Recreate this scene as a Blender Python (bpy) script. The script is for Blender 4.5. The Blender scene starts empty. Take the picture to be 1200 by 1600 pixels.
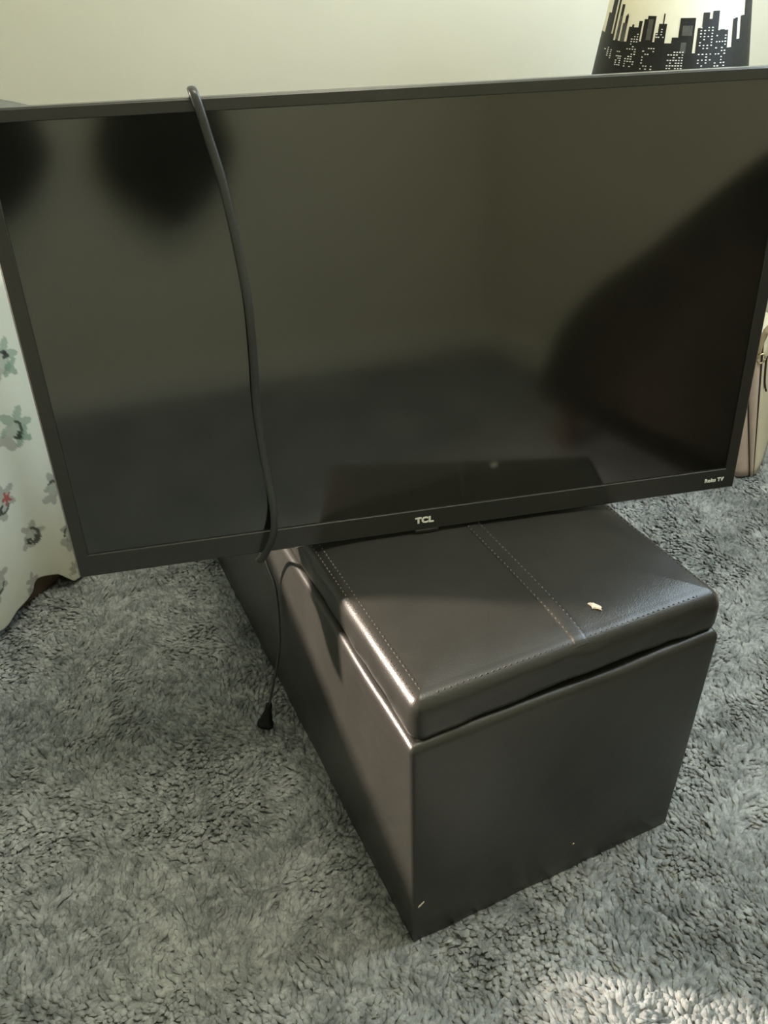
import bpy, bmesh, math, random
import numpy as np
from mathutils import Vector, Matrix, noise

random.seed(7); rng = np.random.default_rng(7)
scene = bpy.context.scene
C = scene.collection

# ------------------------------------------------------------------ camera
CAM_H = 0.9165
F_PX = 1341.2
cam_data = bpy.data.cameras.new('camera')
cam = bpy.data.objects.new('camera', cam_data); C.objects.link(cam)
cam_data.sensor_fit = 'HORIZONTAL'; cam_data.sensor_width = 36.0
cam_data.lens = F_PX / 1200.0 * 36.0
cam_data.clip_start = 0.02
R_ = Vector((0.99969854, -0.0138173, -0.02029575))
U_ = Vector((0.02455271, 0.56259124, 0.82637054))
F_ = Vector((0.0, 0.82661973, -0.56276089))
m = Matrix((R_, U_, -F_)).transposed().to_4x4()
m.translation = Vector((0, 0, CAM_H))
cam.matrix_world = m
scene.camera = cam

# ------------------------------------------------------------------ world, lights, exposure
world = bpy.data.worlds.new('world'); scene.world = world; world.use_nodes = True
world.node_tree.nodes['Background'].inputs[0].default_value = (0.55, 0.66, 0.80, 1)
world.node_tree.nodes['Background'].inputs[1].default_value = 0.3
scene.view_settings.view_transform = 'Standard'
scene.view_settings.look = 'None'
scene.view_settings.gamma = 1.0
scene.view_settings.use_curve_mapping = False
scene.view_settings.exposure = 0.1

def lamp(name, kind, loc, power, col, **kw):
    d = bpy.data.lights.new(name, kind); d.energy = power; d.color = col
    for k, v in kw.items(): setattr(d, k, v)
    o = bpy.data.objects.new(name, d); o.location = loc; C.objects.link(o)
    return o
# warm bedside lamp standing beyond the bed, out of frame on the left
rl_ = lamp('bedside_lamp_light', 'SPOT', (-2.0, 0.94, 1.14), 740.0, (1.0, 0.84, 0.70), shadow_soft_size=0.045, spot_size=math.radians(34), spot_blend=0.8)
rl_.rotation_euler = (Vector((0.03, 0.62, 0.24)) - Vector((-2.0, 0.94, 1.14))).to_track_quat('-Z', 'Y').to_euler()
# daylight entering through the window in the right wall
wl = lamp('window_daylight', 'AREA', (1.09, 1.20, 1.45), 30.0, (0.70, 0.86, 1.0), shape='RECTANGLE', size=0.9, size_y=1.0)
wl.rotation_euler = (0, math.radians(90), 0)
# unseen ceiling lamp, added to light the walls evenly
cl = lamp('ceiling_fill_light', 'POINT', (0.25, 0.50, 2.2), 37.0, (1.0, 0.955, 0.76), shadow_soft_size=0.16)

# ------------------------------------------------------------------ helpers
def tag(o, label=None, cat=None, group=None, kind=None):
    if label: o['label'] = label
    if cat: o['category'] = cat
    if group: o['group'] = group
    if kind: o['kind'] = kind
    return o

def empty(name, loc=(0, 0, 0), rz=0.0):
    o = bpy.data.objects.new(name, None); o.location = loc; o.rotation_euler = (0, 0, rz)
    o.empty_display_size = 0.05
    C.objects.link(o); return o

def mesh_obj(name, verts, faces, mat, parent=None, smooth=True):
    me = bpy.data.meshes.new(name)
    me.from_pydata([tuple(v) for v in verts], [], [tuple(f) for f in faces]); me.update()
    if smooth:
        me.polygons.foreach_set('use_smooth', [True] * len(me.polygons))
    if mat: me.materials.append(mat)
    o = bpy.data.objects.new(name, me); C.objects.link(o)
    if parent: o.parent = parent
    return o

def bm_obj(name, bm, mat, parent=None, smooth=False):
    bmesh.ops.recalc_face_normals(bm, faces=bm.faces)
    me = bpy.data.meshes.new(name); bm.to_mesh(me); bm.free()
    if smooth: me.polygons.foreach_set('use_smooth', [True] * len(me.polygons))
    if mat: me.materials.append(mat)
    o = bpy.data.objects.new(name, me); C.objects.link(o)
    if parent: o.parent = parent
    return o

def add_box(bm, lo, hi, bev=0.0, seg=2):
    x0, y0, z0 = lo; x1, y1, z1 = hi
    vs = [bm.verts.new(p) for p in ((x0,y0,z0),(x1,y0,z0),(x1,y1,z0),(x0,y1,z0),(x0,y0,z1),(x1,y0,z1),(x1,y1,z1),(x0,y1,z1))]
    fs = [bm.faces.new([vs[i] for i in f]) for f in ((3,2,1,0),(4,5,6,7),(0,1,5,4),(1,2,6,5),(2,3,7,6),(3,0,4,7))]
    if bev > 0:
        es = {e for f in fs for e in f.edges}
        bmesh.ops.bevel(bm, geom=list(es), offset=bev, segments=seg, profile=0.5, affect='EDGES')

def box_obj(name, lo, hi, mat, parent=None, bev=0.0):
    bm = bmesh.new(); add_box(bm, lo, hi, bev); return bm_obj(name, bm, mat, parent)

def node_mat(name):
    mt = bpy.data.materials.new(name); mt.use_nodes = True
    nt = mt.node_tree; b = nt.nodes['Principled BSDF']
    return mt, nt, b

def noise_node(nt, scale, detail=4, rough=0.6, coord='Object', dist=0.0):
    tc = nt.nodes.new('ShaderNodeTexCoord'); n = nt.nodes.new('ShaderNodeTexNoise')
    n.inputs['Scale'].default_value = scale; n.inputs['Detail'].default_value = detail
    n.inputs['Roughness'].default_value = rough; n.inputs['Distortion'].default_value = dist
    nt.links.new(tc.outputs[coord], n.inputs['Vector']); return n

def ramp(nt, src, stops):
    r = nt.nodes.new('ShaderNodeValToRGB'); e = r.color_ramp.elements
    while len(e) < len(stops): e.new(0.5)
    for i, (p, c) in enumerate(stops):
        e[i].position = p; e[i].color = (*c, 1)
    nt.links.new(src, r.inputs[0]); return r

def bump(nt, b, src, strength, dist):
    n = nt.nodes.new('ShaderNodeBump'); n.inputs['Strength'].default_value = strength; n.inputs['Distance'].default_value = dist
    nt.links.new(src, n.inputs['Height']); nt.links.new(n.outputs[0], b.inputs['Normal'])

def simple(name, col, rough=0.5, spec=0.5, var=0.12, scale=30, bmp=0.0, bdist=0.001, metal=0.0, coord='Object'):
    mt, nt, b = node_mat(name)
    n = noise_node(nt, scale, coord=coord)
    lo = tuple(c * (1 - var) for c in col); hi = tuple(min(1, c * (1 + var)) for c in col)
    r = ramp(nt, n.outputs[0], [(0.3, lo), (0.7, hi)])
    nt.links.new(r.outputs[0], b.inputs['Base Color'])
    b.inputs['Roughness'].default_value = rough; b.inputs['Specular IOR Level'].default_value = spec
    b.inputs['Metallic'].default_value = metal
    if bmp: bump(nt, b, n.outputs[0], bmp, bdist)
    return mt

# ------------------------------------------------------------------ materials
M = {}
M['wall'] = simple('wall_paint', (0.70, 0.67, 0.55), 0.75, 0.25, 0.03, 3.0, 0.15, 0.002)
M['wall_room'] = simple('wall_paint_room', (0.72, 0.70, 0.56), 0.75, 0.25, 0.03, 3.0, 0.15, 0.002)
M['ceiling'] = simple('ceiling_paint', (0.74, 0.72, 0.64), 0.9, 0.2, 0.03, 8.0, 0.3, 0.003)
M['trim'] = simple('trim_paint', (0.80, 0.78, 0.68), 0.45, 0.4, 0.03, 5.0)
M['black_plastic'] = simple('black_plastic', (0.016, 0.016, 0.015), 0.30, 0.5, 0.1, 400, 0.05, 0.0002)
M['bezel'] = simple('bezel_plastic', (0.028, 0.029, 0.027), 0.26, 0.6, 0.08, 300, 0.03, 0.0002)
M['cord'] = simple('cord_rubber', (0.030, 0.032, 0.032), 0.36, 0.6, 0.1, 300)
M['plug'] = simple('plug_rubber', (0.006, 0.006, 0.006), 0.55, 0.3, 0.1, 200)
M['brass'] = simple('prong_metal', (0.75, 0.62, 0.35), 0.3, 0.5, 0.05, 100, metal=1.0)
M['print_white'] = simple('logo_paint', (0.85, 0.85, 0.78), 0.45, 0.4, 0.02, 100)
M['thread'] = simple('stitch_thread', (0.14, 0.122, 0.098), 0.6, 0.3, 0.25, 300)
M['flake'] = simple('bare_lining', (0.62, 0.55, 0.44), 0.8, 0.2, 0.3, 300)
M['wood_dark'] = simple('brown_wood', (0.12, 0.085, 0.06), 0.5, 0.4, 0.3, 14, 0.1, 0.001)
M['white_wood'] = simple('white_furniture', (0.62, 0.60, 0.52), 0.45, 0.4, 0.04, 8)
M['mattress'] = simple('mattress_cloth', (0.6, 0.58, 0.52), 0.9, 0.1, 0.05, 60)
M['pillow'] = simple('grey_pillow', (0.19, 0.195, 0.165), 0.9, 0.1, 0.1, 40, 0.2, 0.002)
M['bag_cream'] = simple('cream_vinyl', (0.66, 0.60, 0.45), 0.42, 0.45, 0.05, 30, 0.1, 0.0006)
M['bag_pink'] = simple('blush_vinyl', (0.50, 0.40, 0.34), 0.38, 0.5, 0.06, 30, 0.1, 0.0006)
M['bag_piping'] = simple('dark_piping', (0.03, 0.026, 0.022), 0.45, 0.4, 0.1, 100)
M['bag_strap'] = simple('tan_strap', (0.34, 0.27, 0.17), 0.45, 0.45, 0.1, 60)
M['gold'] = simple('ring_metal', (0.70, 0.60, 0.42), 0.28, 0.5, 0.05, 50, metal=1.0)
M['chair_standin'] = simple('standin_dark_brown', (0.060, 0.048, 0.036), 0.8, 0.15, 0.25, 20, 0.2, 0.003)
M['bag_standin'] = simple('standin_black', (0.004, 0.004, 0.004), 0.85, 0.1, 0.2, 60, 0.2, 0.002)
M['print_black'] = simple('shade_ink', (0.012, 0.012, 0.011), 0.5, 0.4, 0.3, 60)
M['ink_grey'] = simple('shade_ink_grey', (0.09, 0.09, 0.08), 0.5, 0.4, 0.3, 60)

def make_screen():
    mt, nt, b = node_mat('screen_panel')
    n = noise_node(nt, 900, 1)
    r = ramp(nt, n.outputs[0], [(0.0, (0.005, 0.0055, 0.0045)), (1.0, (0.006, 0.0065, 0.0055))])
    nt.links.new(r.outputs[0], b.inputs['Base Color'])
    b.inputs['Roughness'].default_value = 0.095
    b.inputs['IOR'].default_value = 2.1
    return mt
M['screen'] = make_screen()

def make_leather():
    mt, nt, b = node_mat('dark_brown_leatherette')
    n1 = noise_node(nt, 9, 5, 0.65)
    r = ramp(nt, n1.outputs[0], [(0.3, (0.024, 0.023, 0.0205)), (0.7, (0.033, 0.0315, 0.028))])
    nt.links.new(r.outputs[0], b.inputs['Base Color'])
    r2 = ramp(nt, n1.outputs[0], [(0.3, (0.30,) * 3), (0.75, (0.38,) * 3)])
    nt.links.new(r2.outputs[0], b.inputs['Roughness'])
    b.inputs['Specular IOR Level'].default_value = 0.5
    tc = nt.nodes.new('ShaderNodeTexCoord')
    v = nt.nodes.new('ShaderNodeTexVoronoi'); v.inputs['Scale'].default_value = 620
    nt.links.new(tc.outputs['Object'], v.inputs['Vector'])
    n2 = noise_node(nt, 14, 3, 0.5)
    bp1 = nt.nodes.new('ShaderNodeBump'); bp1.inputs['Strength'].default_value = 0.25; bp1.inputs['Distance'].default_value = 0.004
    nt.links.new(n2.outputs[0], bp1.inputs['Height'])
    bp = nt.nodes.new('ShaderNodeBump'); bp.inputs['Strength'].default_value = 0.16; bp.inputs['Distance'].default_value = 0.0005
    nt.links.new(v.outputs['Distance'], bp.inputs['Height']); nt.links.new(bp1.outputs[0], bp.inputs['Normal'])
    nt.links.new(bp.outputs[0], b.inputs['Normal'])
    return mt
M['leather'] = make_leather()

def make_carpet(name, pile):
    mt, nt, b = node_mat(name)
    big = noise_node(nt, 7, 5, 0.62, dist=0.6)
    mid = noise_node(nt, 55, 4, 0.7, dist=0.8)
    mx = nt.nodes.new('ShaderNodeMath'); mx.operation = 'MULTIPLY_ADD'
    mx.inputs[1].default_value = 0.62
    nt.links.new(mid.outputs[0], mx.inputs[0])
    sc = nt.nodes.new('ShaderNodeMath'); sc.operation = 'MULTIPLY'; sc.inputs[1].default_value = 0.38
    nt.links.new(big.outputs[0], sc.inputs[0]); nt.links.new(sc.outputs[0], mx.inputs[2])
    r = ramp(nt, mx.outputs[0], [(0.37, (0.125, 0.135, 0.135)), (0.49, (0.245, 0.260, 0.260)), (0.61, (0.40, 0.418, 0.416))])
    nt.links.new(r.outputs[0], b.inputs['Base Color'])
    b.inputs['Roughness'].default_value = 0.95; b.inputs['Specular IOR Level'].default_value = 0.1
    if not pile: bump(nt, b, mid.outputs[0], 0.9, 0.01)
    else:            # soft fibres: tuft normals lean towards the vertical
        g = nt.nodes.new('ShaderNodeNewGeometry'); vm = nt.nodes.new('ShaderNodeVectorMath'); vm.operation = 'MULTIPLY_ADD'
        vm.inputs[1].default_value = (0.5, 0.5, 0.5); vm.inputs[2].default_value = (0, 0, 0.6)
        nn = nt.nodes.new('ShaderNodeVectorMath'); nn.operation = 'NORMALIZE'
        nt.links.new(g.outputs['Normal'], vm.inputs[0]); nt.links.new(vm.outputs[0], nn.inputs[0]); nt.links.new(nn.outputs[0], b.inputs['Normal'])
    return mt
M['carpet'] = make_carpet('carpet_backing', False)
M['pile'] = make_carpet('carpet_pile', True)

def make_print():
    mt, nt, b = node_mat('floral_cotton')
    a = nt.nodes.new('ShaderNodeVertexColor'); a.layer_name = 'print'
    nt.links.new(a.outputs['Color'], b.inputs['Base Color'])
    b.inputs['Roughness'].default_value = 0.9; b.inputs['Specular IOR Level'].default_value = 0.1
    n = noise_node(nt, 500, 2); bump(nt, b, n.outputs[0], 0.2, 0.0006)
    return mt
M['floral'] = make_print()

def make_shade():
    mt, nt, b = node_mat('lampshade_paper')
    n = noise_node(nt, 60, 3)
    r = ramp(nt, n.outputs[0], [(0.3, (0.70, 0.68, 0.56)), (0.7, (0.76, 0.74, 0.62))])
    nt.links.new(r.outputs[0], b.inputs['Base Color'])
    b.inputs['Roughness'].default_value = 0.6
    tr = nt.nodes.new('ShaderNodeBsdfTranslucent'); tr.inputs[0].default_value = (0.85, 0.80, 0.62, 1)
    mix = nt.nodes.new('ShaderNodeMixShader'); mix.inputs[0].default_value = 0.35
    out = nt.nodes['Material Output']
    nt.links.new(b.outputs[0], mix.inputs[1]); nt.links.new(tr.outputs[0], mix.inputs[2]); nt.links.new(mix.outputs[0], out.inputs[0])
    return mt
M['shade'] = make_shade()

def make_glass():
    mt, nt, b = node_mat('window_glass')
    b.inputs['Base Color'].default_value = (0.9, 0.95, 1, 1); b.inputs['Roughness'].default_value = 0.03
    b.inputs['Transmission Weight'].default_value = 1.0
    n = noise_node(nt, 2, 1); bump(nt, b, n.outputs[0], 0.01, 0.001)
    return mt
M['glass'] = make_glass()

# ------------------------------------------------------------------ room
X0, X1, Y0, Y1, ZC = -2.6, 1.12, -1.06, 1.95, 2.4
def struct(o): o['kind'] = 'structure'; return o
struct(box_obj('floor', (X0 - .1, Y0 - .1, -0.06), (X1 + .1, Y1 + .1, 0.0), M['carpet']))
struct(box_obj('ceiling', (X0 - .1, Y0 - .1, ZC), (X1 + .1, Y1 + .1, ZC + .06), M['ceiling']))
struct(box_obj('wall_back', (X0 - .1, Y1, 0), (X1 + .1, Y1 + .1, ZC), M['wall']))
struct(box_obj('wall_front', (X0 - .1, Y0 - .1, 0), (X1 + .1, Y0, ZC), M['wall_room']))
struct(box_obj('wall_left', (X0 - .1, Y0, 0), (X0, Y1, ZC), M['wall_room']))
WY0, WY1, WZ0, WZ1 = 0.74, 1.66, 0.94, 1.96
bm = bmesh.new()
add_box(bm, (X1, Y0, 0), (X1 + .1, WY0, ZC)); add_box(bm, (X1, WY1, 0), (X1 + .1, Y1, ZC))
add_box(bm, (X1, WY0, 0), (X1 + .1, WY1, WZ0)); add_box(bm, (X1, WY0, WZ1), (X1 + .1, WY1, ZC))
struct(bm_obj('wall_right', bm, M['wall_room']))
win = empty('window_1', (X1 + .05, (WY0 + WY1) / 2, WZ0)); struct(win)
hw, hh = (WY1 - WY0) / 2, WZ1 - WZ0
for lo, hi in (((-.03, -hw, 0), (.03, -hw + .045, hh)), ((-.03, hw - .045, 0), (.03, hw, hh)),
               ((-.03, -hw + .045, 0), (.03, hw - .045, .045)), ((-.03, -hw + .045, hh - .045), (.03, hw - .045, hh)),
               ((-.02, -hw + .045, hh / 2 - .02), (.02, hw - .045, hh / 2 + .02))):
    box_obj('window_frame', lo, hi, M['trim'], win, 0.004)
box_obj('pane', (-.004, -hw + .045, .045), (.004, hw - .045, hh / 2 - .02), M['glass'], win)
box_obj('pane', (-.004, -hw + .045, hh / 2 + .02), (.004, hw - .045, hh - .045), M['glass'], win)
struct(box_obj('baseboard_back', (X0, Y1 - .014, 0), (X1, Y1, .09), M['trim'], None, .004))
struct(box_obj('baseboard_front', (X0, Y0, 0), (X1, Y0 + .014, .09), M['trim'], None, .004))
struct(box_obj('baseboard_left', (X0, Y0 + .014, 0), (X0 + .014, Y1 - .014, .09), M['trim'], None, .004))
struct(box_obj('baseboard_right', (X1 - .014, Y0 + .014, 0), (X1, Y1 - .014, .09), M['trim'], None, .004))

# ------------------------------------------------------------------ storage ottoman
OX, OY, OYAW = 0.0195, 0.5064, 0.42427
OW, OL, OHB, OHT = 0.3515, 0.78, 0.3185, 0.3702
ot = empty('storage_ottoman', (OX, OY, 0), OYAW)
tag(ot, 'dark brown leatherette storage bench with stitched padded lid, carrying the television', 'ottoman')

def rrect(x0, y0, x1, y1, rc, nx, ny, nc=5):
    """closed rounded rectangle, counter clockwise from the left end of the front side"""
    pts = []
    def seg(a, b, n):
        for i in range(n): t = i / n; pts.append((a[0] + (b[0] - a[0]) * t, a[1] + (b[1] - a[1]) * t))
    def arc(cx, cy, a0):
        for i in range(nc): a = a0 + (math.pi / 2) * i / nc; pts.append((cx + rc * math.cos(a), cy + rc * math.sin(a)))
    seg((x0 + rc, y0), (x1 - rc, y0), nx); arc(x1 - rc, y0 + rc, -math.pi / 2)
    seg((x1, y0 + rc), (x1, y1 - rc), ny); arc(x1 - rc, y1 - rc, 0)
    seg((x1 - rc, y1), (x0 + rc, y1), nx); arc(x0 + rc, y1 - rc, math.pi / 2)
    seg((x0, y1 - rc), (x0, y0 + rc), ny); arc(x0 + rc, y0 + rc, math.pi)
    return pts

def slab(name, x0, y0, x1, y1, rc, profile, mat, parent, nx=28, ny=60, disp=None, cap_top=True, cap_bot=True):
    """stack of rounded-rectangle rings: profile = [(inset, z), ...] from the bottom up"""
    V, Fs = [], []; n = 0
    for k, (ins, z) in enumerate(profile):
        r = max(rc - ins, 0.0008)
        ring = rrect(x0 + ins, y0 + ins, x1 - ins, y1 - ins, r, nx, ny)
        n = len(ring)
        for (x, y) in ring:
            p = Vector((x, y, z))
            if disp: p = disp(p, k, ins)
            V.append(p)
        if k:
            a = (k - 1) * n; b = k * n
            for i in range(n):
                j = (i + 1) % n; Fs.append((a + i, a + j, b + j, b + i))
    if cap_bot: Fs.append(tuple(reversed(range(n))))
    if cap_top: Fs.append(tuple(range((len(profile) - 1) * n, len(profile) * n)))
    return mesh_obj(name, V, Fs, mat, parent)

def nz(p, s, seed): return noise.noise(Vector((p[0] * s + seed, p[1] * s, p[2] * s)))

# body: slight taper at the foot, soft rolled rim
prof = [(0.0050, 0.0), (0.0035, 0.004), (0.0030, 0.03)]
for i in range(1, 12): prof.append((0.0030 * (1 - i / 11) + 0.0, 0.03 + (OHB - 0.010 - 0.03) * i / 11))
for i in range(1, 7):
    a = math.pi / 2 * i / 6; prof.append((0.009 - 0.009 * math.cos(a), OHB - 0.010 + 0.010 * math.sin(a)))
prof += [(0.016, OHB - 0.003), (0.03, OHB - 0.006)]
def body_disp(p, k, ins):
    t = p.z / OHB
    bulge = 0.0015 * math.sin(math.pi * min(1, max(0, t)))
    cx, cy = OW / 2, OL / 2
    ux = max(0, 1 - ((p.x - cx) / (OW / 2)) ** 4); uy = max(0, 1 - ((p.y - cy) / (OL / 2)) ** 4)
    q = p.copy()
    if abs(p.y) < 0.02: q.y -= bulge * ux * 1.3 + 0.0012 * nz(p, 11, 3) * ux
    if p.x < 0.02: q.x -= bulge * uy + 0.0015 * nz(p, 9, 8) * uy
    if p.x > OW - 0.02: q.x += bulge * uy + 0.001 * nz(p, 9, 5)
    if t > 0.9: q.z += 0.0016 * nz(p, 16, 21) - (0.0035 * math.exp(-((p.x - 0.21) / 0.07) ** 2) if p.y < 0.05 else 0)
    return q
slab('body', -.002, -.002, OW, OL, 0.006, prof, M['leather'], ot, disp=body_disp)

# lid: padded, rounded edges, puckered skirt
LI, LR = 0.0030, 0.017
LZ0 = OHB + 0.002
def lid_top(d):          # height of the lid surface at distance d from its edge
    z = OHT - 0.005
    if d < LR: return z - LR + math.sqrt(max(0, LR * LR - (LR - d) ** 2))
    return z + 0.005 * (1 - math.exp(-(d - LR) / 0.022))
lp = [(0.05, LZ0 + 0.004), (0.012, LZ0 + 0.003), (0.004, LZ0 + 0.0005), (0.0010, LZ0 + 0.003), (0.0, LZ0 + 0.008), (0.0, LZ0 + 0.016), (0.0, LZ0 + 0.024)]
for i in range(0, 9):
    a = math.pi / 2 * i / 8; d = LR * (1 - math.cos(a)); lp.append((d, lid_top(d)))
for d in (0.018, 0.025, 0.034, 0.045, 0.06, 0.08, 0.10, 0.125, 0.15, 0.166): lp.append((d, lid_top(d)))
def lid_disp(p, k, ins):
    q = p.copy()
    if k <= 8 and k >= 1:
        s = 0.0022 if p.y < 0.06 else 0.0012
        q.z += s * nz(p, 22, 40) + (-0.002 + 0.0045 * math.exp(-((p.x - 0.20) / 0.08) ** 2) if p.y < 0.05 else 0) * (1 if k <= 4 else 0.3)
        g = 0.0016 * nz(p, 34, 11) + 0.0012 * nz(p, 13, 60)
        if p.y < 0.05: q.y += g
        elif p.x < 0.05: q.x += g
        elif p.x > OW - 0.05: q.x += g
    elif ins < 0.05: q.z += 0.0006 * nz(p, 25, 30)
    return q
lid = slab('lid', LI, LI, OW - LI + 0.003, OL - LI, 0.013, lp, M['leather'], ot, nx=40, ny=80, disp=lid_disp)

def stitches(name, lines, mat, parent, step=0.0062, ln=0.0042, wd=0.0009):
    bm = bmesh.new()
    for (a, b, f) in lines:
        a = Vector(a); b = Vector(b); L = (b - a).length; d = (b - a).normalized(); s = Vector((-d.y, d.x))
        k = 0.0
        while k < L:
            p = a + d * k; q = a + d * min(L, k + ln)
            za, zb = f(p), f(q)
            base = []
            for (pt, zz) in ((p, za), (q, zb)):
                for sg in (-1, 1):
                    c = pt + s * sg * wd / 2
                    base.append(bm.verts.new((c.x, c.y, zz - 0.0006)))
            mid = (p + q) / 2; top = [bm.verts.new((mid.x + s.x * sg * wd / 2, mid.y + s.y * sg * wd / 2, (za + zb) / 2 + 0.0009)) for sg in (-1, 1)]
            bm.faces.new((base[0], base[1], top[1], top[0])); bm.faces.new((top[0], top[1], base[3], base[2]))
            bm.faces.new((base[0], top[0], base[2])); bm.faces.new((base[1], base[3], top[1]))
            k += step
    o = bm_obj(name, bm, mat, parent); o['kind'] = 'stuff'
    return o
XA, XB = LI, OW - LI + 0.003
def edge_d(p): return min(p.x - XA, XB - p.x, p.y - LI, OL - LI - p.y)
ztop = lambda p: lid_top(max(0.0, edge_d(p)))
SC = 0.181
# raised band of the middle seam and its two stitch rows
V, Fs = [], []
ys = [0.0075, 0.010, 0.013, 0.017, 0.022, 0.03, 0.045, 0.06] + [0.06 + 0.04 * i for i in range(1, 17)] + [0.735, 0.765]
cs = [(-0.0085, 0.0), (-0.0065, 0.0009), (-0.004, 0.0012), (0, 0.0011), (0.004, 0.0012), (0.0065, 0.0009), (0.0085, 0.0)]
for y in ys:
    for (dx, dz) in cs:
        V.append((SC + dx, y, ztop(Vector((SC + dx, y))) + dz + 0.0002))
nc = len(cs)
for i in range(len(ys) - 1):
    for j in range(nc - 1): Fs.append((i * nc + j, i * nc + j + 1, (i + 1) * nc + j + 1, (i + 1) * nc + j))
band = mesh_obj('seam_band', V, Fs, M['leather'], lid)
zb = lambda p: ztop(p) + 0.0009
stitches('stitching', [((SC - .0066, .009), (SC - .0066, .76), zb), ((SC + .0066, .009), (SC + .0066, .76), zb)], M['thread'], lid)
stitches('stitching', [((XA + .008, .02), (XA + .008, .75), ztop), ((XA + .015, .02), (XA + .015, .75), ztop)], M['thread'], lid)
M['thread_dark'] = simple('dark_stitch_thread', (0.05, 0.044, 0.037), 0.6, 0.3, 0.25, 300)
stitches('stitching', [((.03, LI + .010), (OW - .03, LI + .010), ztop), ((XB - .010, .03), (XB - .010, .75), ztop)], M['thread_dark'], lid)

def flake(name, c, a, b, rx, ry, mat, parent, seed=0, lift=0.0008):
    """small raised ragged chip lying in the plane spanned by a and b"""
    c, a, b = Vector(c), Vector(a).normalized(), Vector(b).normalized(); nrm = a.cross(b).normalized()
    rr = random.Random(seed); V = [c + nrm * lift * 1.4]; n = 14
    ring2 = []
    for i in range(n):
        t = 2 * math.pi * i / n; k = 0.55 + 0.6 * rr.random()
        V.append(c + a * rx * k * math.cos(t) * .8 + b * ry * k * math.sin(t) * .8 + nrm * lift)
        ring2.append(c + a * rx * k * math.cos(t) + b * ry * k * math.sin(t) - nrm * 0.0004)
    V += ring2
    Fs = [(0, 1 + i, 1 + (i + 1) % n) for i in range(n)] + [(1 + i, 1 + n + i, 1 + n + (i + 1) % n, 1 + (i + 1) % n) for i in range(n)]
    return mesh_obj(name, V, Fs, mat, parent, smooth=False)
tr = flake('tear', (0.2185, 0.041, OHT - 0.0012), (1, 0.5, 0), (-.5, 1, 0), 0.0045, 0.008, M['flake'], lid, 3)
tr['label'] = 'pale torn chip in the lid'
flake('scuff', (0.010, -0.0006, 0.072), (1, 0, .8), (-.8, 0, 1), 0.0055, 0.0012, M['flake'], ot, 5, 0.0004)
flake('scuff', (0.203, -0.0012, 0.055), (1, 0, 0), (0, 0, 1), 0.0014, 0.0014, M['brass'], ot, 6, 0.0004)

# ------------------------------------------------------------------ television
TW, TH = 0.730, 0.4344
T0 = Vector((-0.31215, 0.68989, 0.3740))
t1 = Vector((0.98121732, 0.19290559, 0)); tu = Vector((-0.01421468, 0.07230318, 0.9972814)); tb = tu.cross(t1).normalized()   # tb = towards the back
tv = empty('television')
mt4 = Matrix((t1, tb, tu)).transposed().to_4x4(); mt4.translation = T0
tv.matrix_world = mt4
tag(tv, 'flat black television leaning back on the dark bench, cord hanging over its screen', 'television')
BZ_L, BZ_T, BZ_B, D = 0.0135, 0.0105, 0.0255, 0.014
bm = bmesh.new()
outer = [(0, 0), (TW, 0), (TW, TH), (0, TH)]
inner = [(BZ_L, BZ_B), (TW - BZ_L, BZ_B), (TW - BZ_L, TH - BZ_T), (BZ_L, TH - BZ_T)]
ch = 0.0016
def ringv(pts, y, off=0.0):
    out = []
    for (x, z) in pts:
        cx = off if x < TW / 2 else -off; cz = off if z < TH / 2 else -off
        out.append(bm.verts.new((x + cx, y, z + cz)))
    return out
r0 = ringv(outer, D); r1 = ringv(outer, ch); r2 = ringv(outer, 0.0, ch); r3 = ringv(inner, 0.0, -0.0006); r4 = ringv(inner, 0.0006); r5 = ringv(inner, 0.008)
for a, b in ((r0, r1), (r1, r2), (r2, r3), (r3, r4), (r4, r5)):
    for i in range(4): bm.faces.new((a[i], a[(i + 1) % 4], b[(i + 1) % 4], b[i]))
bezel = bm_obj('bezel', bm, M['bezel'], tv)
box_obj('screen', (BZ_L - .001, 0.0022, BZ_B - .001), (TW - BZ_L + .001, 0.0075, TH - BZ_T + .001), M['screen'], tv)
# stepped rear housing, deeper in its lower half
V, Fs = [], []
def rect(x0, x1, z0, z1, y): V.extend([(x0, y, z0), (x1, y, z0), (x1, y, z1), (x0, y, z1)])
rect(.001, TW - .001, .001, TH - .001, .0078); rect(.001, TW - .001, .001, TH - .001, .020); rect(.012, TW - .012, .004, TH - .012, .028)
rect(.06, TW - .06, .010, .30, .032); rect(.085, TW - .085, .022, .275, .072)
for k in range(4):
    a, b = 4 * k, 4 * k + 4
    for i in range(4): Fs.append((a + i, b + i, b + (i + 1) % 4, a + (i + 1) % 4))
Fs += [(0, 1, 2, 3), (19, 18, 17, 16)]
rear = mesh_obj('rear_housing', V, Fs, M['black_plastic'], tv, smooth=False)
for i in range(8): box_obj('vent_slot', (.20 + i * .044, .0715, .24), (.23 + i * .044, .0735, .245), M['plug'], rear)
box_obj('sensor_window', (.352, -.0008, -.0022), (.378, .010, .0012), M['black_plastic'], tv, .0005)

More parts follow.
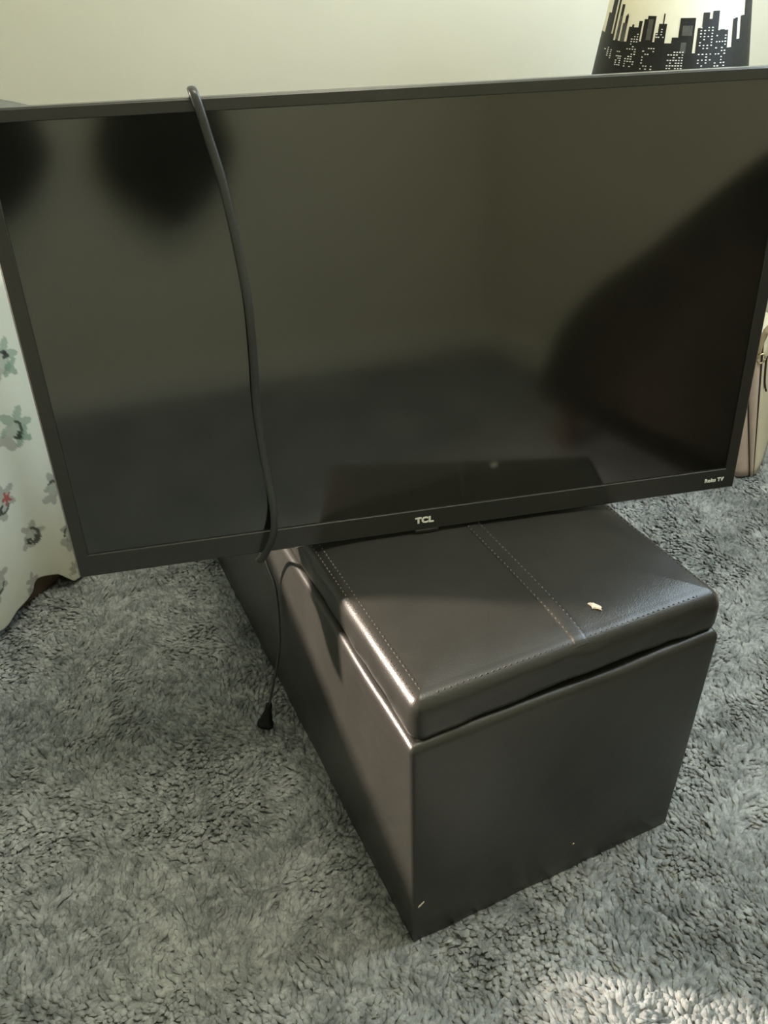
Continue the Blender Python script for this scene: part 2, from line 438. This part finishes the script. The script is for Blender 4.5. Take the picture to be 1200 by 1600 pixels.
def text_obj(name, s, size, loc, parent, mat, xscale=1.0, shear=0.0, bold=0.0):
    cu = bpy.data.curves.new(name, 'FONT'); cu.body = s; cu.size = size; cu.extrude = 0.0003; cu.align_x = 'CENTER'; cu.align_y = 'CENTER'
    cu.shear = shear; cu.offset = bold; cu.space_character = 1.05; cu.resolution_u = 4
    tmp = bpy.data.objects.new(name + '_curve', cu); C.objects.link(tmp)
    dg = bpy.context.evaluated_depsgraph_get(); dg.update()
    me = bpy.data.meshes.new_from_object(tmp.evaluated_get(dg))
    bpy.data.objects.remove(tmp); bpy.data.curves.remove(cu)
    me.name = name; me.materials.clear(); me.materials.append(mat)
    o = bpy.data.objects.new(name, me); C.objects.link(o); o.parent = parent
    o.rotation_euler = (math.pi / 2, 0, 0); o.location = loc; o.scale = (xscale, 1, 1)
    return o
text_obj('logo', 'TCL', 0.0095, (0.3625, -0.0002, 0.0128), bezel, M['print_white'], 1.12, 0, 0.0005)
text_obj('badge', 'Roku TV', 0.0062, (0.7035, -0.0002, 0.0128), bezel, M['print_white'], 1.0, 0, 0.00025)

def TVp(s, up, front): return T0 + t1 * s + tu * up - tb * front

# ------------------------------------------------------------------ power cord draped over the television
def catmull(P, n):
    out = []
    for i in range(len(P) - 1):
        p0 = P[max(i - 1, 0)]; p1 = P[i]; p2 = P[i + 1]; p3 = P[min(i + 2, len(P) - 1)]
        for k in range(n):
            t = k / n
            out.append(0.5 * ((2 * p1) + (-p0 + p2) * t + (2 * p0 - 5 * p1 + 4 * p2 - p3) * t * t + (-p0 + 3 * p1 - 3 * p2 + p3) * t ** 3))
    out.append(P[-1]); return out
def sweep(name, path, wdirs, aa, bb, mat, parent=None, ns=10):
    V, Fs = [], []
    n = len(path)
    for i, p in enumerate(path):
        tg = (path[min(i + 1, n - 1)] - path[max(i - 1, 0)]).normalized()
        w = wdirs[i] - tg * wdirs[i].dot(tg); w.normalize(); q = tg.cross(w)
        for k in range(ns):
            a = 2 * math.pi * k / ns
            ww = math.cos(a); hh_ = math.sin(a) * (1 - 0.25 * math.exp(-(ww / 0.25) ** 2))      # figure-of-eight lead
            V.append(p + w * aa[i] * ww + q * bb[i] * hh_)
        if i:
            for k in range(ns):
                Fs.append(((i - 1) * ns + k, (i - 1) * ns + (k + 1) % ns, i * ns + (k + 1) % ns, i * ns + k))
    Fs += [tuple(reversed(range(ns))), tuple(range((n - 1) * ns, n * ns))]
    return mesh_obj(name, V, Fs, mat, parent)
e1 = Vector((math.cos(OYAW), math.sin(OYAW), 0)); e2 = Vector((-math.sin(OYAW), math.cos(OYAW), 0)); O3 = Vector((OX, OY, 0))
def OT(a, b, z): return O3 + e1 * a + e2 * b + Vector((0, 0, z))
fr = -tb
ctrl = [  # (point, width direction)
    (TVp(.24, .16, -.0775), t1), (TVp(.215, .26, -.077), t1), (TVp(.192, .36, -.045), t1), (TVp(.180, .425, -.026), t1),
    (TVp(.177, .4395, -.011), t1), (TVp(.1780, .4385, .0035), t1), (TVp(.1815, .424, .0060), t1), (TVp(.1855, .404, .0055), t1),
    (TVp(.1915, .374, .006), t1), (TVp(.1955, .342, .007), t1), (TVp(.199, .305, .009), t1), (TVp(.2015, .264, .012), t1),
    (TVp(.2005, .216, .011), t1), (TVp(.1980, .165, .0065), t1), (TVp(.1995, .110, .008), t1), (TVp(.2025, .058, .016), t1),
    (TVp(.1985, .027, .016), t1), (TVp(.187, .000, .0075), t1 - tb * .5), (TVp(.181, -.012, -.004), t1 - tb * 1.5),
    (OT(-.030, .318, .330), e2), (OT(-.018, .350, .285), e2), (OT(-.008, .366, .240), e2), (OT(-.0068, .3685, .190), e2),
    (OT(-.012, .368, .130), e2), (OT(-.028, .365, .072), e2), (OT(-.037, .361, .044), e2)]
P = catmull([c[0] for c in ctrl], 10); Wd = catmull([c[1].normalized() for c in ctrl], 10)
aa = [0.0038] * len(P); bb = [0.0021] * len(P)
k0 = 170
for i in range(len(P)):
    if i > k0: t = min(1, (i - k0) / 25); aa[i] = 0.0038 - 0.0010 * t; bb[i] = 0.0021 - 0.0006 * t
pc = empty('power_cord', (0, 0, 0))
tag(pc, 'black power cord looped over the television, its plug resting on the carpet', 'cord')
sweep('lead', P, Wd, aa, bb, M['cord'], pc)
# plug: tapered grip flaring to a flat face with two prongs
pe = P[-1]; pd = (OT(-.046, .360, .013) - pe).normalized()
side = (R_ - pd * R_.dot(pd)).normalized(); nrm = pd.cross(side)
V, Fs = [], []; ns = 16
secs = [(-.004, .0028, .0028), (0, .0042, .0040), (.004, .0046, .0044), (.006, .0042, .004), (.010, .0050, .0046), (.016, .0066, .0054), (.022, .0082, .0062), (.028, .0092, .0068), (.0295, .0112, .0082), (.034, .0114, .0084), (.0355, .0100, .0074)]
for (l_, a_, b_) in secs:
    for k in range(ns):
        t = 2 * math.pi * k / ns; cx = math.copysign(abs(math.cos(t)) ** .7, math.cos(t)); sx = math.copysign(abs(math.sin(t)) ** .7, math.sin(t))
        V.append(pe + pd * l_ + side * a_ * cx + nrm * b_ * sx)
for i in range(len(secs) - 1):
    for k in range(ns): Fs.append((i * ns + k, i * ns + (k + 1) % ns, (i + 1) * ns + (k + 1) % ns, (i + 1) * ns + k))
Fs += [tuple(reversed(range(ns))), tuple(range((len(secs) - 1) * ns, len(secs) * ns))]
plug = mesh_obj('plug', V, Fs, M['plug'], pc)
for sg in (-1, 1):
    c = pe + pd * .035 + side * sg * .0055
    vv = [c + side * a * .0007 + nrm * b * .003 + pd * l_ for l_ in (0, .013) for (a, b) in ((-1, -1), (1, -1), (1, 1), (-1, 1))]
    mesh_obj('prong', vv, [(3, 2, 1, 0), (4, 5, 6, 7), (0, 1, 5, 4), (1, 2, 6, 5), (2, 3, 7, 6), (3, 0, 4, 7)], M['brass'], plug, smooth=False)

# ------------------------------------------------------------------ bed with floral spread
A0 = Vector((-0.615, 1.02, 0)); bd = Vector((0.4711, 0.8821, 0)); bi = Vector((-0.8821, 0.4711, 0))   # along the side, inwards
brz = math.atan2(bd.y, bd.x)
bed = empty('bed', tuple(A0), brz)       # local x = along the side, local y = inwards
tag(bed, 'low bed with brown wooden base under the floral spread', 'bed')
BH, S0, S1, BWID = 0.529, -1.25, 0.50, 0.96
box_obj('base', (S0 + .03, .018, 0), (S1 - .02, BWID, .20), M['wood_dark'], bed, .004)
box_obj('mattress', (S0 + .03, .030, .2005), (S1 - .02, BWID, BH - .012), M['mattress'], bed, .02)

us = np.concatenate([np.linspace(S0, -.06, 70, endpoint=False), np.linspace(-.06, .30, 150, endpoint=False), np.linspace(.30, S1, 24)])
# profile across: (inward, z, outward weight)
prof_v = [(BWID - .02 - (BWID - .05) * i / 24, BH, 0.0) for i in range(25)]
for i in range(1, 9):
    a = math.pi / 2 * i / 8; prof_v.append((.030 - .022 * math.sin(a), BH - .022 + .022 * math.cos(a), 0.0))
NV = 190
for i in range(1, NV + 1): prof_v.append((.008, (BH - .022) * (1 - i / NV), i / NV))
hem_s = [S0, -.6, -.3, -.1, 0, .05, .078, .086, .095, .130, .147, .18, .25, .4, S1]
hem_z = [.03, .022, .04, .026, .028, .034, .040, .048, .050, .040, .016, .012, .02, .02, .02]
NU, NVv = len(us), len(prof_v)
hz = np.interp(us, hem_s, hem_z)
pts = np.zeros((NVv, NU, 3)); flatc = np.zeros((NVv, NU, 2))
for j, (inw, z, wt) in enumerate(prof_v):
    zz = np.full(NU, z)
    if wt > 0: zz = hz + (z) * (BH - .022 - hz) / (BH - .022)
    fold = .010 * wt ** 1.2 * np.sin(us * 34 + 1.1 + .8 * np.sin(us * 9)) + .004 * wt * np.sin(us * 83 + 2) + .016 * wt
    pts[j, :, 0] = us; pts[j, :, 1] = inw - fold - .004 * wt * np.sin(zz * 17 + us * 11); pts[j, :, 2] = zz
    if wt == 0 and inw > .04: pts[j, :, 2] += .004 * np.sin(us * 13 + inw * 17) * min(1, (inw - .03) / .1)
    flatc[j, :, 0] = us; flatc[j, :, 1] = zz if wt > 0 else BH + (inw - .03) + .0
col = np.zeros((NVv, NU, 3)); col[:] = (0.47, 0.475, 0.40)
U2, V2 = flatc[..., 0], flatc[..., 1]
GREEN, GREY, DARK, RED, PALE = (.12, .195, .135), (.17, .17, .145), (.03, .032, .026), (.27, .055, .045), (.31, .335, .275)
motifs = [(.134, .308, 'g', .030), (.171, .185, 'a', .026), (.082, .205, 'r', .028), (.111, .126, 'd', .022), (.174, .096, 'a', .026), (.150, .412, 'g2', .028), (.155, .037, 's', .012), (.080, .050, 's', .018), (.02, .10, 'a', .025), (.045, .33, 'd', .025), (.08, .43, 'g', .026), (.02, .46, 'r', .026), (.0, .24, 'g', .028)]
mr = random.Random(11); tries = 0
while tries < 4000 and len(motifs) < 330:
    tries += 1
    s, v = mr.uniform(S0, S1), mr.uniform(.03, BH + BWID - .1)
    if all((s - q[0]) ** 2 + (v - q[1]) ** 2 > .078 ** 2 for q in motifs): motifs.append((s, v, mr.choice(['g', 'a', 'r', 'd', 'a', 'g2']), .026))
def paint(mask, c, k=1.0):
    col[mask] = col[mask] * (1 - k) + np.array(c) * k
def leaf(cx, cy, R, n, rot, c, k, amp=.27):
    dx, dy = U2 - cx, V2 - cy; rr_ = np.hypot(dx, dy)
    th = np.arctan2(dy, dx) + rot
    paint(rr_ < R * (1 - amp + amp * np.cos(n * th)), c, k)
def strokearc(cx, cy, R, a0, a1, w, c):
    dx, dy = U2 - cx, V2 - cy; rr_ = np.hypot(dx, dy); th = (np.arctan2(dy, dx) - a0) % (2 * math.pi)
    paint((abs(rr_ - R) < w) & (th < (a1 - a0)), c, .85)
for (s, v, kd, sz) in motifs:
    rot = mr.uniform(0, 6.28)
    c1 = {'g': GREEN, 'g2': GREEN, 'a': GREY, 'r': GREY, 'd': GREY, 's': GREY}[kd]
    leaf(s + sz * .15, v + sz * .25, sz * .95, 5, rot, c1, .62)
    leaf(s - sz * .45, v - sz * .45, sz * .65, 3, rot + 1, GREY, .6)
    if kd in 'gg2': leaf(s + sz * .3, v - sz * .5, sz * .6, 4, rot + 2, GREEN, .7)
    if kd != 's':
        leaf(s - sz * .1, v - sz * .05, sz * .42, 5, rot, PALE, .9, .2)
        a = mr.uniform(0, 6.28)
        strokearc(s - sz * .1, v - sz * .05, sz * .5, a, a + 2.3, .0022, DARK)
        leaf(s + sz * .35 * math.cos(a), v + sz * .45 * math.sin(a), sz * .26, 3, a, DARK, .9)
        if kd == 'd': strokearc(s - sz * .1, v - sz * .05, sz * .72, a + 1, a + 3.5, .0025, DARK)
    if kd == 'r':
        leaf(s + sz * .35, v + sz * .1, sz * .42, 5, rot, RED, .9, .3); leaf(s - sz * .6, v + sz * .5, sz * .5, 4, rot, GREY, .8)
V = pts.reshape(-1, 3)
ii = np.arange(NVv * NU).reshape(NVv, NU)
Fq = np.stack([ii[:-1, :-1], ii[1:, :-1], ii[1:, 1:], ii[:-1, 1:]], -1).reshape(-1, 4)
spread = mesh_obj('bedspread', V.tolist(), Fq.tolist(), M['floral'])
ca = spread.data.color_attributes.new('print', 'FLOAT_COLOR', 'POINT')
ca.data.foreach_set('color', np.concatenate([col.reshape(-1, 3), np.ones((NVv * NU, 1))], 1).astype(np.float32).ravel())
spread.location = tuple(A0); spread.rotation_euler = (0, 0, brz)
sm = spread.modifiers.new('thickness', 'SOLIDIFY'); sm.thickness = 0.002; sm.offset = 1
tag(spread, 'white cotton bedspread printed with grey, green and red leaves, hanging to the carpet', 'bedspread')

# grey pillow lying on the bed
def pillow(name, lx, ly, h, mat):
    V, Fs = [], []; n = 22
    for sgn in (1, -1):
        for i in range(n + 1):
            for j in range(n + 1):
                u, v = -1 + 2 * i / n, -1 + 2 * j / n
                k = (max(0, 1 - abs(u) ** 2.6) * max(0, 1 - abs(v) ** 2.6)) ** .45
                pin = 1 - .07 * (u * u) * (v * v) - .05 * (1 - u * u) * abs(v) ** 4 * 0
                V.append((u * lx / 2 * (1 - .06 * (1 - v * v)) * 1.0, v * ly / 2 * (1 - .06 * (1 - u * u)), sgn * h / 2 * k + h / 2))
    N1 = (n + 1) ** 2
    for b, fl in ((0, False), (N1, True)):
        for i in range(n):
            for j in range(n):
                q = (b + i * (n + 1) + j, b + (i + 1) * (n + 1) + j, b + (i + 1) * (n + 1) + j + 1, b + i * (n + 1) + j + 1)
                Fs.append(tuple(reversed(q)) if fl else q)
    o = mesh_obj(name, V, Fs, mat)
    bm = bmesh.new(); bm.from_mesh(o.data); bmesh.ops.remove_doubles(bm, verts=bm.verts, dist=1e-5); bm.to_mesh(o.data); bm.free()
    return o
pw = pillow('pillow', .46, .34, .170, M['pillow'])
pw.location = (-0.740, 1.50, BH + .006); pw.rotation_euler = (0, 0, 0.15)
tag(pw, 'grey pillow lying on the bed, peeking above the television corner', 'pillow')

# ------------------------------------------------------------------ side table and skyline lamp behind the television
LX, LY = 0.496, 1.60
st = empty('side_table', (LX - .04, LY + .02, 0))
tag(st, 'small pale side table behind the television under the skyline lamp', 'table')
box_obj('table_top', (-.125, -.15, .375), (.125, .15, .40), M['white_wood'], st, .004)
for sx in (-1, 1):
    for sy in (-1, 1):
        box_obj('leg', (sx * .105 - .015, sy * .135 - .015, 0), (sx * .105 + .015, sy * .135 + .015, .375), M['white_wood'], st, .003)
lm_ = empty('table_lamp', (LX, LY, .40))
tag(lm_, 'table lamp with pale tapered shade printed with a black city skyline', 'lamp')
def lathe(name, prof, mat, parent, ns=40):
    V, Fs = [], []
    for (r, z) in prof:
        for k in range(ns): a = 2 * math.pi * k / ns; V.append((r * math.cos(a), r * math.sin(a), z))
    for i in range(len(prof) - 1):
        for k in range(ns): Fs.append((i * ns + k, i * ns + (k + 1) % ns, (i + 1) * ns + (k + 1) % ns, (i + 1) * ns + k))
    return mesh_obj(name, V, Fs, mat, parent)
lathe('base', [(0, 0), (.065, 0), (.067, .006), (.062, .014), (.02, .022), (.011, .04), (.010, .05)], M['black_plastic'], lm_)
lathe('stem', [(.009, .04), (.009, .10), (.013, .12), (.009, .14), (.009, .27), (.016, .272), (.016, .31), (0, .312)], M['gold'], lm_)
SZ0, SZ1, SR0, SR1 = .205, .50, .1400, .0965      # shade relative to table top (z .605 - .90)
def shr(z): return SR0 + (SR1 - SR0) * (z - SZ0) / (SZ1 - SZ0)
shade = lathe('shade', [(shr(SZ0), SZ0), (shr(SZ1), SZ1), (shr(SZ1) - .0015, SZ1), (shr(SZ0) - .0015, SZ0), (shr(SZ0), SZ0)], M['shade'], lm_, 96)
bulb = lathe('bulb', [(.012, .312), (.014, .325), (.028, .35), (.030, .365), (.022, .385), (0, .395)], M['print_white'], lm_, 20)
# print: angles measured from the side that faces the camera
phi0 = math.atan2(0 - LY, 0 - LX)
def ang(zx): return math.asin(max(-1, min(1, (zx - 616) / 448.0)))
def zof(zy): return .41 - .10 * (zy / 448.0) + 0.004
def patch(bm, a0, a1, z0, z1, off):
    n = max(1, int(abs(a1 - a0) / .06)); vs = []
    for i in range(n + 1):
        a = phi0 + a0 + (a1 - a0) * i / n
        for z in (z0, z1):
            r = shr(z) + off; vs.append(bm.verts.new((r * math.cos(a), r * math.sin(a), z)))
    for i in range(n): bm.faces.new((vs[2 * i], vs[2 * i + 2], vs[2 * i + 3], vs[2 * i + 1]))
ink = bmesh.new(); lit = bmesh.new(); gry = bmesh.new()
ZB = SZ0 + .004
bl = [(250, 345, 242), (345, 362, 150), (362, 374, 136), (374, 400, 152), (400, 420, 112), (417, 432, 235), (430, 448, 100), (448, 497, 80), (495, 510, 235), (508, 522, 180), (520, 566, 125),
      (540, 548, 65), (566, 612, 240), (605, 722, 205), (640, 728, 90), (728, 745, 300), (745, 768, 150), (768, 806, 60), (806, 824, 98), (824, 862, 52), (862, 920, 168), (872, 900, 163), (920, 945, 275), (945, 956, 105), (956, 972, 100), (972, 990, 230), (990, 1012, 90), (1012, 1064, -190),
      (196, 212, 80), (212, 240, -160), (168, 250, 205), (250, 262, -60), (274, 292, 20), (312, 330, 85), (318, 326, 75)]
for (x0, x1, top) in bl: patch(ink, ang(x0), ang(x1), ZB, zof(top), .0006)
for (x0, x1, y0, y1) in ((456, 484, 100, 225), (658, 715, 135, 195), (276, 290, 90, 235), (304, 330, 130, 245), (660, 690, 235, 300)):
    patch(gry, ang(x0), ang(x1), zof(y1), zof(y0), .0010)
rl = random.Random(5)
for (x0, x1, y0, y1, nx_, ny_, pr) in ((352, 415, 185, 400, 4, 14, .6), (448, 520, 265, 410, 5, 8, .45), (592, 685, 285, 400, 6, 7, .75), (755, 840, 140, 405, 4, 15, .6), (850, 915, 190, 410, 4, 12, .55), (300, 335, 300, 410, 3, 8, .6), (215, 275, 285, 360, 3, 6, .5), (510, 560, 150, 260, 4, 7, .25)):
    for i in range(nx_):
        for j in range(ny_):
            if rl.random() < pr:
                cx = x0 + (x1 - x0) * (i + .5) / nx_; cy = y0 + (y1 - y0) * (j + .5) / ny_; w = 3.4 + 2.0 * rl.random()
                patch(lit, ang(cx - w), ang(cx + w), zof(cy + 3.2), zof(cy - 3.2), .0010)
a = math.pi / 2                                   # the rest of the skyline runs round the back
while a < 2 * math.pi - math.pi / 2:
    wv = rl.uniform(.06, .16); patch(ink, a, a + wv, ZB, zof(rl.choice([240, 180, 90, 60, -60, -150, 230])), .0006); a += wv
bm_obj('skyline_print', ink, M['print_black'], shade)
bm_obj('skyline_highlight', gry, M['ink_grey'], shade)['kind'] = 'stuff'
bm_obj('window_print', lit, M['print_white'], shade)['kind'] = 'stuff'
bl_ = lamp('skyline_lamp_light', 'POINT', (LX, LY, .40 + .43), 0.30, (1.0, 0.85, 0.6), shadow_soft_size=0.03)

# ------------------------------------------------------------------ cream handbag on the carpet at the right
hb = empty('handbag', (0.76, 1.50, 0.0))
tag(hb, 'cream and blush vinyl handbag with dark piping standing right of the television', 'handbag')
BGH = .285
def P1(z): return Vector((.7262 - .238 * z, 1.4350))
def P2(z): return Vector((.7312 - .156 * z, 1.4350))
def tube(name, path, r, mat, parent, ns=8):
    wd = []
    for i in range(len(path)):
        tg = (path[min(i + 1, len(path) - 1)] - path[max(i - 1, 0)]).normalized()
        wd.append(Vector((0, 0, 1)).cross(tg) if abs(tg.z) < .9 else Vector((1, 0, 0)))
    V, Fs = [], []
    for i, p in enumerate(path):
        tg = (path[min(i + 1, len(path) - 1)] - path[max(i - 1, 0)]).normalized()
        w = (wd[i] - tg * wd[i].dot(tg)).normalized(); q = tg.cross(w)
        for k in range(ns): a = 2 * math.pi * k / ns; V.append(p + w * r * math.cos(a) + q * r * math.sin(a))
        if i:
            for k in range(ns): Fs.append(((i - 1) * ns + k, (i - 1) * ns + (k + 1) % ns, i * ns + (k + 1) % ns, i * ns + k))
    Fs += [tuple(reversed(range(ns))), tuple(range((len(path) - 1) * ns, len(path) * ns))]
    return mesh_obj(name, V, Fs, mat, parent)
H0 = Vector((0.76, 1.50, 0))
K = 16
zs = [.005 + (BGH - .005) * k / K for k in range(K + 1)]
def sec_l(z):     # blush panel, bulging a little
    p = P1(z); tp = 1 - .35 * (z / BGH) ** 2
    low = .022 * max(0, 1 - z / .022) ** 2
    return [p + Vector((dx * tp, dy * tp)) for dx, dy in ((-.094 + low, .060), (-.078 + low, .026), (-.052 + low, .006), (-.026, -.004), (-.010, -.003), (0, 0))]
def sec_g(z):
    a, b = P1(z), P2(z); return [a, a.lerp(b, .3) + Vector((0, -.0045)), a.lerp(b, .7) + Vector((0, -.0045)), b]
def sec_r(z):
    p = P2(z); tp = 1 - .25 * (z / BGH) ** 2
    return [p] + [p + Vector((dx * tp, dy * tp)) for dx, dy in ((.012, .010), (.040, .054), (.070, .110), (.098, .165))]
def sec_b(z):
    r_ = sec_r(z)[-1]; l_ = sec_l(z)[0]
    return [r_, r_ + Vector((-.02, .04)), l_ + Vector((.02, .09)), l_ + Vector((-.004, .04)), l_]
def loft(name, sec, mat):
    V, Fs = [], []
    for z in zs:
        for q in sec(z): V.append(Vector((q.x, q.y, z)) - H0)
    n = len(V) // (K + 1)
    for k in range(K):
        for i in range(n - 1): Fs.append((k * n + i, k * n + i + 1, (k + 1) * n + i + 1, (k + 1) * n + i))
    o = mesh_obj(name, V, Fs, mat, hb)
    sd = o.modifiers.new('thickness', 'SOLIDIFY'); sd.thickness = .003; sd.offset = 0
    return V, n
VL, nl = loft('front_panel', sec_l, M['bag_pink'])
VG, ng = loft('side_gusset', sec_g, M['bag_pink'])
VR, nr = loft('back_panel', sec_r, M['bag_cream'])
VB, nb = loft('rear_panel', sec_b, M['bag_cream'])
top = [Vector((q.x, q.y, BGH)) - H0 for q in sec_l(BGH)[:-1] + sec_g(BGH)[:-1] + sec_r(BGH)[:-1] + sec_b(BGH)[:-1]]
mesh_obj('top_closure', top, [tuple(range(len(top)))], M['bag_cream'], hb, smooth=False)
tube('piping', [VG[k * ng] + Vector((0, -.001, 0)) for k in range(K + 1)], .0022, M['bag_piping'], hb)
tube('piping', [VG[k * ng + ng - 1] + Vector((0, -.001, 0)) for k in range(K + 1)], .0026, M['bag_piping'], hb)
tube('piping', [VL[i] + Vector((0, 0, .001)) for i in range(nl)], .0022, M['bag_piping'], hb)
h0 = Vector((.681, 1.433, .268)) - H0
tube('handle', catmull([h0, h0 + Vector((.001, 0, .022)), h0 + Vector((.010, .002, .043)), h0 + Vector((.035, .010, .060)), h0 + Vector((.070, .022, .055)), h0 + Vector((.090, .03, .025)), h0 + Vector((.092, .032, -.005))], 5), .0065, M['bag_strap'], hb, 10)
ringc = Vector((.6885, 1.428, .259)) - H0
tube('ring', [ringc + Vector((.0065 * math.cos(2 * math.pi * i / 16), 0, .009 * math.sin(2 * math.pi * i / 16))) for i in range(17)], .0017, M['gold'], hb)
tube('tab_strap', catmull([Vector(q) - H0 for q in ((.716, 1.452, .2545), (.707, 1.444, .2545), (.7045, 1.441, .248), (.712, 1.442, .205), (.7195, 1.443, .186))], 4), .0020, M['bag_piping'], hb)

# ------------------------------------------------------------------ unseen stand-ins added to darken parts of the screen reflection
ch = empty('standin_chair', (0.955, 0.14, 0))  # invented chair, shaped to give the dark slope mirrored in the screen
tag(ch, 'unseen dark brown chair shape added by the right wall to darken the television reflection', 'chair')
prof_c = [(-.36, .10), (-.35, .18), (-.28, .30), (-.16, .41), (.0, .51), (.14, .61), (.28, .70), (.40, .74), (.48, .69), (.50, .50), (.50, .10)]
pc_ = catmull([Vector((a, b, 0)) for a, b in prof_c], 4)
V, Fs = [], []
xs = [(-.16, .93), (-.15, .975), (-.13, 1.0), (.13, 1.0), (.15, .975), (.16, .93)]
cc = Vector((.15, .35, 0)); n = len(pc_)
for (x, s) in xs:
    for q in pc_: w = cc + (q - cc) * s; V.append((x, w.x, w.y))
for i in range(len(xs) - 1):
    for j in range(n): Fs.append((i * n + j, i * n + (j + 1) % n, (i + 1) * n + (j + 1) % n, (i + 1) * n + j))
Fs += [tuple(range(n)), tuple(reversed(range((len(xs) - 1) * n, len(xs) * n)))]
mesh_obj('standin_chair_body', V, Fs, M['chair_standin'], ch)
for (x, y) in ((-.11, -.28), (.11, -.28), (-.11, .42), (.11, .42)):
    bm = bmesh.new(); add_box(bm, (x - .02, y - .02, 0), (x + .02, y + .02, .125), .004); bm_obj('leg', bm, M['wood_dark'], ch)

def add_standin_bag(x, zb_, rx, h, label):  # invented bag, added as a dark round blob in the screen reflection
    b = empty('standin_bag', (x, Y0 + .003, zb_)); tag(b, label, 'bag')
    V, Fs = [], []; n = 28; K_ = 14
    for k in range(K_ + 1):
        t = k / K_; wv = rx * (math.sin(math.pi / 2 * min(1, t * 1.6 + .02)) ** .8) * (1 - .25 * max(0, t - .6) / .4)
        dv = .055 * math.sin(math.pi * (.08 + .84 * t)) ** .6
        for i in range(n):
            a = 2 * math.pi * i / n; V.append((wv * math.cos(a), .06 + dv * math.sin(a), h * t))
    for k in range(K_):
        for i in range(n): Fs.append((k * n + i, k * n + (i + 1) % n, (k + 1) * n + (i + 1) % n, (k + 1) * n + i))
    Fs += [tuple(reversed(range(n))), tuple(range(K_ * n, (K_ + 1) * n))]
    mesh_obj('standin_bag_body', V, Fs, M['bag_standin'], b)
    pth = [Vector((rx * .7 * math.cos(math.pi * i / 14), .03, h + .28 * math.sin(math.pi * i / 14) - .01)) for i in range(15)]
    tube('strap', pth, .009, M['bag_standin'], b)
    tube('hook', [Vector((0, -.003, h + .25)), Vector((0, .03, h + .25)), Vector((0, .05, h + .262)), Vector((0, .052, h + .285))], .005, M['gold'], b)
add_standin_bag(0.12, .505, .185, .34, 'large black bag shape added on the far wall as the dark blob mirrored beside the cord')
add_standin_bag(-0.34, .55, .17, .30, 'smaller black bag shape added on the far wall as the dark blob at the screen corner')

# ------------------------------------------------------------------ carpet pile
def pile():
    gx0, gx1, gy0, gy1, sp = -0.78, 1.08, 0.20, 1.90, 0.0052
    gx = np.arange(gx0, gx1, sp); gy = np.arange(gy0, gy1, sp)
    X, Y = np.meshgrid(gx, gy); X = X.ravel(); Y = Y.ravel()
    X = X + rng.uniform(-.5, .5, X.size) * sp * 1.2; Y = Y + rng.uniform(-.5, .5, Y.size) * sp * 1.2
    # leave out what stands on the floor
    ax = (X - OX) * math.cos(OYAW) + (Y - OY) * math.sin(OYAW); ay = -(X - OX) * math.sin(OYAW) + (Y - OY) * math.cos(OYAW)
    keep = ~((ax > .006) & (ax < OW - .006) & (ay > .006) & (ay < OL - .006))
    inb = (X - A0.x) * bi.x + (Y - A0.y) * bi.y
    keep &= inb < .010
    keep &= ~((abs(X - .74) < .05) & (abs(Y - 1.56) < .05))
    X, Y = X[keep], Y[keep]; n = X.size
    # smooth random field for the lean direction and for clumps
    def field(seed, k):
        r = np.random.default_rng(seed); f = np.zeros(n)
        for i in range(14):
            th = r.uniform(0, 6.28); fr_ = k * r.uniform(.5, 1.7); f += np.sin((X * math.cos(th) + Y * math.sin(th)) * fr_ + r.uniform(0, 6.28))
        return f / math.sqrt(7)
    dirn = 2.3 + 1.3 * field(1, 18) + .7 * field(2, 70) + rng.normal(0, .45, n)
    clump = field(3, 160) + .7 * field(4, 320)
    hgt = .0062 + .0013 * clump + rng.normal(0, .0009, n); hgt = np.clip(hgt, .0025, .011); dq = np.maximum(np.maximum(-ax[keep], ax[keep] - OW), np.maximum(-ay[keep], ay[keep] - OL)); hgt *= np.clip(.35 + dq / .02, .35, 1)
    lean = np.clip(.0085 + .002 * field(5, 60) + rng.normal(0, .002, n), 0.001, .014)
    wd = rng.uniform(.0030, .0046, n)
    dx, dy = np.cos(dirn), np.sin(dirn); ta = dirn + math.pi / 2 + rng.normal(0, .6, n); px, py = np.cos(ta), np.sin(ta)
    # closed leaning tufts: four-sided foot, swollen middle, tip
    Vv = np.zeros((n, 9, 3)); mx_, my_ = X + dx * lean * .4, Y + dy * lean * .4
    for k in range(4):
        an = ta + k * math.pi / 2; cx, cy = np.cos(an), np.sin(an)
        Vv[:, k] = np.stack([X + cx * wd * .85, Y + cy * wd * .85, np.full(n, -.001)], 1)
        Vv[:, 4 + k] = np.stack([mx_ + cx * wd, my_ + cy * wd, hgt * .62], 1)
    Vv[:, 8] = np.stack([X + dx * lean, Y + dy * lean, hgt], 1)
    me = bpy.data.meshes.new('carpet_pile')
    me.vertices.add(n * 9); me.vertices.foreach_set('co', Vv.astype(np.float32).ravel())
    b = (np.arange(n) * 9)[:, None]
    pat = []
    for k in range(4): pat += [k, (k + 1) % 4, 4 + (k + 1) % 4, 4 + k]
    for k in range(4): pat += [4 + k, 4 + (k + 1) % 4, 8]
    loops = (b + np.array([pat])).ravel().astype(np.int32)
    me.loops.add(loops.size); me.loops.foreach_set('vertex_index', loops)
    me.polygons.add(n * 8)
    ls = (np.arange(n) * 28)[:, None] + np.array([[0, 4, 8, 12, 16, 19, 22, 25]])
    me.polygons.foreach_set('loop_start', ls.ravel().astype(np.int32))
    me.update(calc_edges=True); me.validate()
    me.polygons.foreach_set('use_smooth', np.ones(n * 8, dtype=bool))
    me.materials.append(M['pile'])
    o = bpy.data.objects.new('carpet_pile', me); C.objects.link(o)
    tag(o, 'mottled blue-grey carpet pile covering the floor around the dark bench', 'carpet', kind='stuff')
pile()
